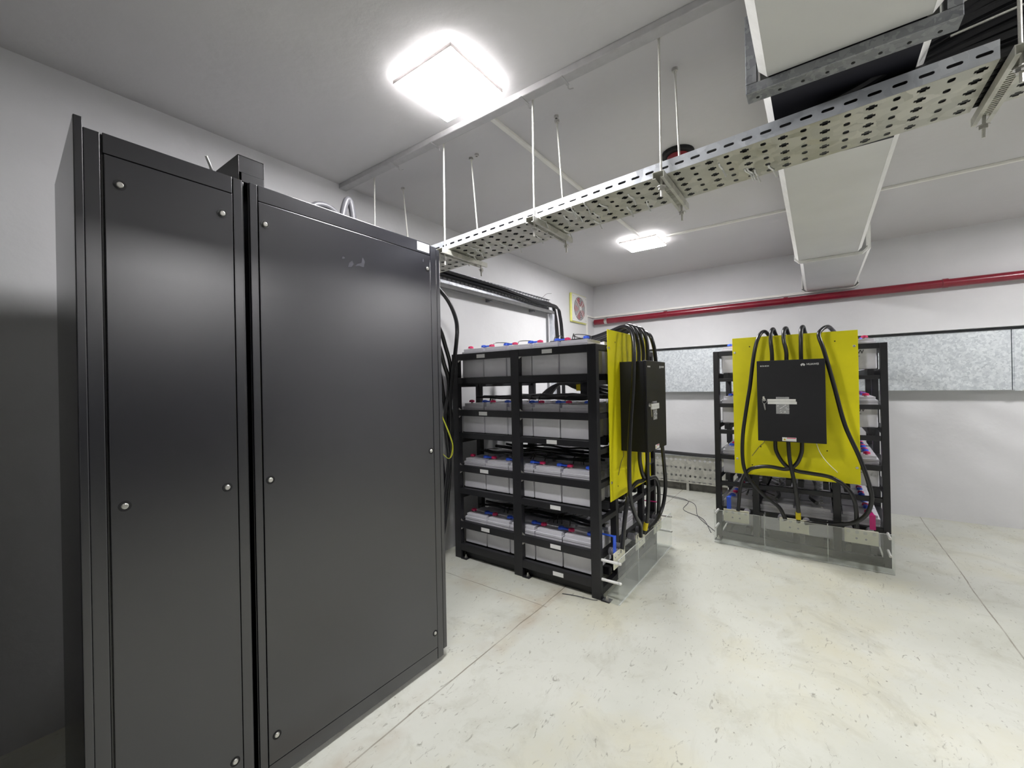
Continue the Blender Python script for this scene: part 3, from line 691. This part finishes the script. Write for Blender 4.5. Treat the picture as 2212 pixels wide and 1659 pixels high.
def make_rack(name_lb, origin, rz):
    r = empty('battery_rack', origin, name_lb, 'battery rack', 'black steel battery racks', rz)
    for y0, y1 in ((0, .060), (.566, .634), (1.125, 1.185)):
        for x0, x1 in ((0, .040), (W-.040, W)):
            MB().box(x0, x1, y0, y1, 0, H).build('post', M['rack'], r, 0.0025)
            if x0 == 0:
                ft = MB().box(-.005, .045, y0-.055, y0-.0005, 0, .005).build('foot_plate', M['rack'], r)
                MB().cyl((.02, y0-.03, .005), (.02, y0-.03, .03), .006, n=6).cyl((.02, y0-.03, .005), (.02, y0-.03, .015), .012, n=6).build('anchor_bolt', M['steel'], ft)
    for x0, x1 in ((.266, .311), (.773, .819)):
        for y0 in (.004, 1.141):
            MB().box(x0, x1, y0, y0+.040, .0605, 1.4975).build('inner_post', M['rack'], r, 0.002)
    for i, (z0, z1) in enumerate(ENDZ):
        for y0, y1 in ((0.0005, .0038), (1.1815, 1.1848)):
            pass
        for y0, y1 in ((0.001, .0355), (1.1495, 1.184)):
            segs = ((.0405, .2655), (.3115, .7725), (.8195, 1.0445)) if i not in (0, 7) else ((.0405, 1.0445),)
            for a, b in segs:
                MB().box(a, b, y0, y1, z0, z1).build('end_rail', M['rack'], r, 0.002)
    for z0, z1, nmn in LONGZ:
        for x0 in (0.001, W-.036):
            for y0, y1 in ((.0605, .5655), (.6345, 1.1245)):
                MB().box(x0, x0+.035, y0, y1, z0, z1).build(nmn, M['rack'], r, 0.002)
                for zz in (z0-.016, z1):
                    if nmn == 'retaining_rail' and x0 < .1 and zz+.016 < H-.01:
                        g_ = MB().prism([(x0+.004, y1, zz), (x0+.004, y1, zz+.016), (x0+.004, y1-.022, zz if zz > z0 else zz+.016)], (0, 0, 0), (.004, 0, 0))
                        g_.cyl((x0+.0038, y1-.006, zz+.008), (x0-.001, y1-.006, zz+.008), .004, n=8).build('gusset_bolt', M['steel'], r)
    for x0 in (.045, W-.075):
        for y0, y1 in ((.0605, .5655), (.6345, 1.1245)):
            MB().box(x0, x0+.03, y0, y1, .002, .0590).build('base_rail', M['rack'], r, 0.001)
    for s in SHELF:
        zb = s-.050
        for (x0, x1) in COLX:
            for xx in (x0+.02, x1-.055):
                MB().box(xx, xx+.035, .037, 1.148, zb, s-.0005).build('shelf_bearer', M['rack'], r, 0.001)
    return r
R1 = make_rack('black steel battery rack nearer the cabinets, seen from its long battery side', (2.338, 1.07, 0), 0)
R2 = make_rack('black steel battery rack farther right, seen end-on behind its yellow panel', (3.807, 0.70, 0), -PI/2)
# small white stickers on the long rails of the near rack
for (y, z) in ((.897, 1.509), (.341, 1.509), (.885, 1.094), (.318, .926), (.885, .678), (.300, .508), (.885, .257), (.305, .257), (.290, .085)):
    MB().box(-.0012, -.0002, y-.038, y+.038, z-.013, z+.013).build('rail_sticker', M['paper'], R1)

def battery_proto():
    mb = MB(); x1, y1 = 0.215, 0.2025
    b = mb.box(0, x1, 0, y1, 0, 0.158).build('battery', M['case'], None, 0.006, seg=3)
    l = MB()
    l.box(-.0015, x1+.0015, -.0005, y1+.0005, 0.1585, 0.172).box(0.0005, x1-.0005, .0005, y1-.0005, .172, 0.176).box(-.0015, x1+.0015, -.0005, y1+.0005, 0.176, 0.194)
    l.box(.010, x1-.010, .008, y1-.008, .194, .216)
    l.build('lid', M['lid'], b, 0.0025)
    MB().box(-.0028, -.0017, .012, .045, .1600, .1700).build('lid_tag', M['white'], b)
    for yy in (.038, y1-.038):
        MB().cyl((.062, yy, .2162), (.062, yy, .2235), .010, n=12).build('terminal', M['steel'], b)
    return b
bp = battery_proto()
rate = text_mesh('500W', 0.038); rate.materials.append(M['ink'])
sub = MB().box(0, .075, 0, .0005, -.002, 0.0015).box(0, .030, 0, .0005, -.010, -.0075).mesh('print_line', M['ink'])
ORD = ['first', 'second', 'third', 'fourth', 'fifth']
SHN = ['bottom', 'second lowest', 'second highest', 'top']
def cap_mesh(mat, nm_): 
    return MB().cyl((0, 0, 0), (0, 0, .014), .0215, .019, 18).cyl((0, 0, .014), (0, 0, .017), .012, .010, 14).mesh(nm_, mat, False)
capB, capR = cap_mesh(M['blue'], 'terminal_cap'), cap_mesh(M['red'], 'terminal_cap')
barM = MB().box(-.011, .011, .016, .060, .002, .011).mesh('link_bar', M['blue'])
barR = MB().box(-.011, .011, .0602, .070, .002, .011).mesh('link_bar_end', M['red'])
def mo(name, me, parent=None):
    o = bpy.data.objects.new(name, me); C.objects.link(o)
    if parent: o.parent = parent
    return o
# batteries the photograph shows nothing of (shelf, line, place)
SKIP = {1: {(0, 3, 3), (3, 2, 1), (3, 2, 4), (3, 1, 2), (1, 3, 0), (3, 3, 2), (2, 3, 0), (0, 2, 1), (2, 3, 3), (0, 2, 4), (3, 1, 1), (0, 3, 2), (3, 2, 0), (1, 2, 1), (3, 1, 4), (3, 3, 1), (3, 2, 3), (3, 3, 4), (2, 3, 2), (0, 2, 3), (0, 3, 1), (0, 3, 4), (3, 1, 3), (3, 2, 2), (3, 3, 3), (3, 3, 0), (2, 3, 4), (0, 2, 2), (1, 2, 4), (1, 3, 1), (1, 3, 4)},
        2: {(2, 0, 2), (2, 2, 2), (2, 1, 0), (2, 1, 3), (3, 2, 1), (1, 2, 2), (3, 2, 4), (3, 1, 2), (3, 3, 2), (2, 3, 3), (3, 0, 3), (1, 0, 4), (1, 1, 3), (2, 2, 4), (2, 1, 2), (2, 0, 4), (2, 2, 1), (1, 2, 4), (3, 1, 1), (3, 2, 0), (1, 2, 1), (3, 1, 4), (3, 0, 1), (3, 2, 3), (3, 3, 1), (3, 3, 4), (1, 1, 2), (3, 0, 2), (1, 0, 3), (2, 0, 3), (2, 2, 0), (2, 1, 4), (2, 2, 3), (2, 1, 1), (3, 1, 3), (3, 2, 2), (1, 2, 3), (3, 1, 0), (3, 3, 3), (2, 3, 4), (1, 1, 4), (1, 1, 1), (3, 0, 4)}}
def colname(rk, c):
    if rk == 1: return ('front line', 'second line', 'third line', 'rear line')[c]
    return ('left line', 'inner left line', 'inner right line', 'right line')[c]
for rk, R in ((1, R1), (2, R2)):
    MW = mat_of(R)
    rn = 'the near rack' if rk == 1 else 'the far rack'
    rn2 = rn[4:]
    BAT = {}
    for s, zs in enumerate(SHELF):
        for c, (x0, x1) in enumerate(COLX):
            sc = (x1-x0)/0.215
            for i in range(5):
                if (s, c, i) in SKIP[rk]: continue
                o = copy_tree(bp); BAT[(s, c, i)] = o
                if c < 2:
                    L = Matrix.Translation((x0, ROW(i), zs+.0004)) @ Matrix.Scale(sc, 4, (1, 0, 0))
                    if c == 1: pass
                else:
                    L = Matrix.Translation((x1, ROW(i)+.2025, zs+.0004)) @ Matrix.Rotation(PI, 4, 'Z') @ Matrix.Scale(sc, 4, (1, 0, 0))
                o.matrix_world = MW @ L
                tag(o, f'grey battery, {ORD[i]} from panel end in {colname(rk, c)}, {SHN[s]} shelf, {rn2}', 'battery', f'grey batteries on the {SHN[s]} shelf of {rn}')
                if rk == 2 and i == 0:
                    for me, nme, dz in ((rate, 'rating_print', .112), (sub, 'print_line', .095)):
                        q = mo(nme, me, o)
                        if c < 2: bpy.data.objects.remove(q); continue
                        if False: q.location = (.055, -.0006, dz); q.rotation_euler = (PI/2, 0, 0) if nme == 'rating_print' else (0, 0, 0)
                        else: q.location = (.165, .2031, dz); q.rotation_euler = (PI/2, 0, PI) if nme == 'rating_print' else (0, 0, PI)
        # links over the outer battery lines
        for c in ((0,) if rk == 1 else (0, 3)):
            x = COLX[c][0]+.062 if c == 0 else COLX[c][1]-.062
            zc = zs+.2245
            for i in range(4):
                if c == 0:
                    ya = ROW(i+1)+.038   # blue on battery i+1 (far), red on battery i
                    L = Matrix.Translation((x, ya, zc)) @ Matrix.Rotation(PI, 4, 'Z')
                else:
                    ya = ROW(i)+.168; L = Matrix.Translation((x, ya, zc))
                o = mo('battery_link', barM); o.matrix_world = MW @ L
                q = mo('terminal_cap', capB, o)
                q = mo('terminal_cap', capR, o); q.location = (0, .0767, 0); q['label'] = 'red cap'
                mo('bar_end', barR, o)
                side = '' if rk == 1 else (' left' if c == 0 else ' right')
                tag(o, f'blue red-capped link from {ORD[i]} to {ORD[i+1]} battery,{side} {SHN[s]} shelf, {rn2}', 'battery link', f'blue and red links on the{side} {SHN[s]} shelf of {rn}')
            for i, cm_ in ((0, capB if c == 0 else capR), (4, capR if c == 0 else capB)):
                if (s, c, i) not in BAT: continue
                q = mo('terminal_cap', cm_, BAT[(s, c, i)])
                loy = (i == 0) if c == 0 else (i != 0)
                q.location = (.062, .038 if loy else .168, .2245); q['label'] = ('blue' if cm_ is capB else 'red')+' cap'
    # wire harness lying over the inner batteries of each shelf
    for s, zs in enumerate(SHELF):
        if s > 0 and rk == 2: continue
        rnd = random.Random(rk*10+s)
        h = MB(); z = zs+.240
        for k, xx in enumerate(() if s == 3 else (.20, .27, .42, .56, .66, .80)):
            n = 9; pts = [(xx+rnd.uniform(-.02, .02), .08+1.02*j/(n-1), z+.004+rnd.uniform(0, .018)) for j in range(n)]
            h.tube(pts, rnd.choice((.010, .013, .008)), 7, 4)
        for k in range(7):
            y = rnd.uniform(.1, 1.05); h.tube([(.16, y, z-.004), (.22, y+.02, z+.02+.02*rnd.random()), (.30, y+rnd.uniform(-.08, .08), z+.022), (.40, y, z+.006)], .0028, 5, 4)
        o = h.build('wire_harness', M['cable'], None, smooth=True); o.matrix_world = MW
        tag(o, f'tangle of black wires over batteries on the {SHN[s]} shelf of {rn}', 'wires')
for o in [bp]+list(bp.children): bpy.data.objects.remove(o)

# ---------------------------------------------------------------- panel, breaker box, terminals and cables on the end of each rack
def end_assembly(rk, R):
    MW = mat_of(R); rz = R.rotation_euler.z
    where = 'on the end of the near rack' if rk == 1 else 'on the end of the far rack'
    rn = 'the near rack' if rk == 1 else 'the far rack'
    def E(name, lb, cat, group=None):
        r = empty(name, R.location, lb, cat, group, rz); return r
    # yellow panel
    p = E('mounting_panel', f'bright yellow mounting sheet {where}', 'panel', 'yellow mounting sheets')
    MB().box(.147, .930, -.0125, -.0085, .553, 1.632).build('sheet', M['yellow'], p, 0.0008)
    for x, z in ((.163, 1.517), (.909, 1.520), (.167, .671), (.911, .669)):
        MB().cyl((x, -.0127, z), (x, -.0165, z), .0095, .0075, 14).build('screw', M['steel'], p, 0.001)
        MB().cyl((x, -.0083, z), (x, 0.0, z), .010, n=10).build('spacer', M['steel'], p)
    for x, z in ((.268, 1.559), (.802, 1.562), (.331, .777), (.745, .775), (.271, .629)):
        MB().cyl((x, -.01251, z), (x, -.0130, z), .0045, n=10).build('drill_hole', M['gap'], p)
    # breaker box
    b = E('breaker_box', f'black box with white lettering and keys {where}', 'breaker box', 'black breaker boxes')
    bx0, bx1, bz0, bz1, yf = .332, .742, .846, 1.436, -.190
    MB().box(bx0+.004, bx1-.004, yf+.018, -.0130, bz0+.003, bz1-.003).build('body', M['box'], b, 0.002)
    MB().box(bx0, bx1, yf, yf+.017, bz0, bz1).build('door', M['box'], b, 0.003)
    text_obj('lettering', 'BCB-BOX', .0135, M['paper'], b, (bx0+.022, yf-.0005, bz1-.043), (PI/2, 0, 0), 1.0)
    text_obj('lettering', 'HUAWEI', .0185, M['paper'], b, (bx0+.305, yf-.0005, bz1-.0415), (PI/2, 0, 0), 0.98)
    lg = MB(); cx, cz = bx0+.283, bz1-.0425
    for k in range(8):
        a = math.radians(-8+k*(196/7)); L = .0145 if 0 < k < 7 else .011; wd = .0036
        dx, dz = math.cos(a), math.sin(a)
        pl = []
        for q, ww in ((.22, .25), (.5, .8), (.78, 1.0), (.95, .7), (1.0, .2), (.95, -.7), (.78, -1.0), (.5, -.8), (.22, -.25)):
            pl.append((cx+dx*L*q-dz*wd*ww, yf-.0005, cz+dz*L*q+dx*wd*ww))
        lg.prism(pl, (0, 0, 0), (0, -.0005, 0))
    lg.build('petal_logo', M['paper'], b)
    # lock with keys
    lx, lz = bx0+.043, 1.150
    MB().cyl((lx, yf-.0003, lz), (lx, yf-.010, lz), .013, .011, 18).build('lock', M['steel'], b, 0.001)
    MB().ring((lx+.004, yf-.013, lz-.014), (.3, -1, .1), .015, .0125, .002, 18).build('key_ring', M['steel'], b)
    MB().prism([(lx-.004, yf-.012, lz-.028), (lx+.006, yf-.012, lz-.028), (lx+.012, yf-.013, lz-.07), (lx+.006, yf-.013, lz-.078), (lx+.001, yf-.012, lz-.06)], (0, 0, 0), (0, -.002, 0)).build('key', M['steel'], b)
    MB().prism([(lx-.004, yf-.011, lz-.002), (lx+.004, yf-.011, lz+.004), (lx+.002, yf-.024, lz+.026), (lx-.008, yf-.024, lz+.022)], (0, 0, 0), (.002, 0, 0)).build('key', M['steel'], b)
    MB().box(.396, .570, yf-.0045, yf-.0033, 1.137, 1.155).box(.398, .576, yf-.0032, yf-.0020, 1.118, 1.136).build('masking_tape', M['tape'], b)
    MB().box(.450, .530, yf-.0018, yf-.0005, 1.048, 1.170).build('plastic_bag', M['bag'], b)
    cr_ = MB(); rd = random.Random(3)
    for k in range(16):
        x = rd.uniform(.453, .520); z = rd.uniform(1.052, 1.112); 
        cr_.prism([(x, yf-.0021, z), (x+.012, yf-.0021, z+.003), (x+.009, yf-.0021, z+.007)], (0, 0, 0), (0, -.0004, 0))
    cr_.build('bag_crease', M['paper'], b)
    MB().box(.484, .569, yf-.0010, yf-.0003, .852, .879).build('warning_sticker', M['paper'], b)
    MB().box(.512, .566, yf-.0014, yf-.0011, .8715, .8765).build('sticker_band', M['red'], b)
    MB().prism([(.490, yf-.0011, .858), (.507, yf-.0011, .858), (.4985, yf-.0011, .873)], (0, 0, 0), (0, -.0004, 0)).build('warning_triangle', M['warn'], b)
    MB().prism([(.4978, yf-.0016, .8605), (.4992, yf-.0016, .8605), (.4998, yf-.0016, .869), (.4972, yf-.0016, .869)], (0, 0, 0), (0, -.0003, 0)).build('warning_mark', M['ink'], b)
    # terminal plates on insulators
    for (x0, x1, z0, z1), nmn, ins in (((.066, .246, .170, .268), 'left', (.131, .228)), ((.448, .629, .160, .262), 'middle', (.457, .612)), ((.832, 1.014, .155, .254), 'right', (.858, .972))):
        t = E('terminal_plate', f'cream terminal plate, {nmn} of the three at the foot of {rn}', 'terminal plate', f'cream terminal plates at the foot of {rn}')
        MB().box(x0, x1, -.060, -.054, z0, z1).build('plate', M['cream'], t, 0.002)
        for xx in ins:
            zz = z1-.012
            im = MB()
            for k in range(6): im.cyl((xx, -.053+.0088*k, zz), (xx, -.053+.0088*k+.0048, zz), .022, n=18)
            im.cyl((xx, -.053, zz), (xx, .0, zz), .014, n=14)
            im.build('insulator', M['insul'], t)
        for k, f in enumerate((.12, .38, .62, .88)):
            xx = x0+(x1-x0)*f
            MB().cyl((xx, -.0602, z1-.022), (xx, -.0650, z1-.022), .0085, n=6).cyl((xx, -.0602, z1-.022), (xx, -.0612, z1-.022), .011, n=14).build('bolt', M['steel'], t)
        for f in (.36, .64):
            xx = x0+(x1-x0)*f
            MB().cyl((xx, -.0601, z0+.035), (xx, -.0608, z0+.035), .0065, n=12).build('bolt_hole', M['fandark'], t)
    # coloured flat bars from the outer batteries to the plates
    zc = SHELF[0]+.2265
    for cx_, mt, nmn in ((.105, 'blue', 'blue'), (.985, 'magenta', 'magenta')):
        xb = COLX[0][0]+.062 if cx_ < .5 else COLX[3][1]-.062
        f = MB()
        f.hexa([(xb-.012, .10, zc+.019), (xb+.012, .10, zc+.019), (cx_+.012, -.045, zc+.019), (cx_-.012, -.045, zc+.019)],
               [(xb-.012, .10, zc+.023), (xb+.012, .10, zc+.023), (cx_+.012, -.045, zc+.023), (cx_-.012, -.045, zc+.023)])
        f.box(cx_-.016, cx_+.016, -.0535, -.0450, .262, zc+.023)
        o = f.build('flat_bar', M[mt], None, 0.001); o.matrix_world = MW
        tag(o, f'{nmn} sleeved flat bar bent down to a terminal plate of {rn}', 'flat bar')
    # acrylic guard
    a = E('acrylic_guard', f'clear acrylic guard box standing at the foot of {rn}', 'guard', 'clear acrylic guards')
    MB().box(.004, W+.004, -.114, -.109, .006, .262).build('front_sheet', M['acrylic'], a)
    MB().box(.004, W+.004, -.1085, -.006, .001, .0055).build('bottom_sheet', M['acrylic'], a)
    MB().box(.004, W+.004, -.116, -.1088, .0005, .0058).build('bottom_edge', M['acrylic_edge'], a)
    MB().box(.004, W+.004, -.1138, -.1092, .2622, .2640).build('top_edge', M['acrylic_edge'], a)
    for x in (.350, .735):
        MB().box(x, x+.005, -.1085, -.020, .006, .275).build('divider', M['acrylic'], a)
        MB().box(x, x+.005, -.1087, -.1065, .0062, .276).build('divider_edge', M['acrylic_edge'], a)
    for x in (.018, 1.066):
        for z in (.238, .122):
            MB().cyl((x, -.0005, z), (x, -.122, z), .0085, n=14).build('standoff_pin', M['white'], a, 0.001)
            MB().cyl((x, -.1221, z), (x, -.126, z), .006, n=10).build('pin_screw', M['steel'], a)
    # cables
    def cable(lb, pts, r=.0135, mat='cable', group=None, parts=None, name='power_cable'):
        o = MB().tube(pts, r, 12).build(name, M[mat], None, smooth=True); o.matrix_world = MW
        return tag(o, lb, 'cable', group)
    K = -1
    tops = dict(l=[(.405, .55, 1.605), (.405, .25, 1.612), (.392, .08, 1.645), (.375, -.02, 1.668), (.352, -.075, 1.650)], r=[(.86, .55, 1.605), (.83, .25, 1.612), (.80, .08, 1.640), (.765, -.02, 1.668), (.728, -.08, 1.645)])
    cable(f'long black cable looping down left of the box on {rn}', tops['l']+[(.327, -.11, 1.583), (.303, -.122, 1.45), (.278, -.120, 1.25), (.254, -.115, 1.102), (.222, -.110, .875), (.218, -.108, .674), (.249, -.104, .552), (.344, -.098, .428), (.447, -.090, .345), (.488, -.078, .250)])
    cable(f'long black cable looping down right of the box on {rn}', tops['r']+[(.710, -.11, 1.600), (.737, -.122, 1.495), (.788, -.120, 1.255), (.845, -.115, .975), (.919, -.11, .759), (.967, -.108, .578), (.978, -.105, .471), (.947, -.098, .368), (.878, -.090, .301), (.780, -.085, .272), (.66, -.080, .262), (.606, -.070, .245)])
    for k, (xa, xb) in enumerate(((.432, .425), (.514, .515), (.619, .604))):
        cable(f'{("left", "middle", "right")[k]} of three short black cables entering the box top on {rn}',
              [(xa+.03, .50, 1.605), (xa+.02, .22, 1.612), (xa+.006, .07, 1.650), (xa, -.02, 1.680), (xa-.010, -.075, 1.665), (xa-.014, -.105, 1.590), (xb, -.112, 1.50), (xb, -.110, 1.425)], group=f'cables into the box top on {rn}')
    cable(f'black cable from under the box to the right terminal plate of {rn}', [(.434, -.10, .850), (.440, -.10, .76), (.492, -.10, .665), (.560, -.098, .628), (.65, -.098, .618), (.768, -.094, .600), (.856, -.088, .53), (.895, -.080, .425), (.900, -.070, .262)])
    cable(f'black cable from under the box to the left terminal plate of {rn}', [(.599, -.10, .850), (.594, -.10, .76), (.560, -.10, .675), (.500, -.100, .634), (.40, -.098, .642), (.325, -.096, .633), (.249, -.092, .595), (.197, -.085, .475), (.172, -.070, .268)])
    o = cable(f'black cable with a yellow sleeve below the box on {rn}', [(.516, -.125, .850), (.524, -.122, .703), (.550, -.115, .529), (.568, -.095, .340), (.566, -.072, .245)])
    MB().cyl((.5672, -.0905, .325), (.5668, -.080, .272), .0165, n=14).build('yellow_sleeve', M['ytape'], o, smooth=True)
    w1 = MB().tube([(.364, -.018, .845), (.352, -.02, .81), (.32, -.016, .775), (.27, -.016, .70)], .0018, 6).build('thin_wire', M['cable_soft'], None, smooth=True); w1.matrix_world = MW
    tag(w1, f'thin dark wire below the left corner of the box on {rn}', 'wire')
    w2 = MB().tube([(.679, -.018, .845), (.70, -.03, .77), (.74, -.03, .70), (.802, -.018, .626)], .0025, 6).build('thin_wire', M['cream'], None, smooth=True); w2.matrix_world = MW
    tag(w2, f'thin cream wire below the right corner of the box on {rn}', 'wire')
end_assembly(1, R1)
end_assembly(2, R2)

# cables sagging behind the near rack, seen through the gap above its second shelf
for k in range(4):
    tag(MB().tube([(3.47+.02*k, 2.32, 0.7), (3.48, 2.22-.03*k, 1.10), (3.49, 2.05-.03*k, 1.27+.01*k), (3.49, 1.8, 1.30-.015*k), (3.50, 1.45, 1.25-.035*k), (3.50, 1.15, 1.19-.03*k), (3.48, 1.02, 1.05-.03*k)], .015, 8).build('power_cable', M['cable'], None, smooth=True),
        'black cable arching behind the near rack', 'cable', 'cables behind the near rack')
tag(MB().box(3.4705, 3.4745, 1.738, 1.789, 1.230, 1.288).build('hanging_tag', M['ytape']), 'small bright yellow tag seen through the near rack', 'tag')
# wire and padlock like fastener on the floor by the near rack foot
tag(MB().tube([(2.28, 1.30, .004), (2.30, 1.22, .005), (2.31, 1.12, .006), (2.325, 1.085, .004)], .0022, 5).build('loose_wire', M['cable_soft'], None, smooth=True),
    'short dark wire on the floor at the near corner of the near rack', 'wire')
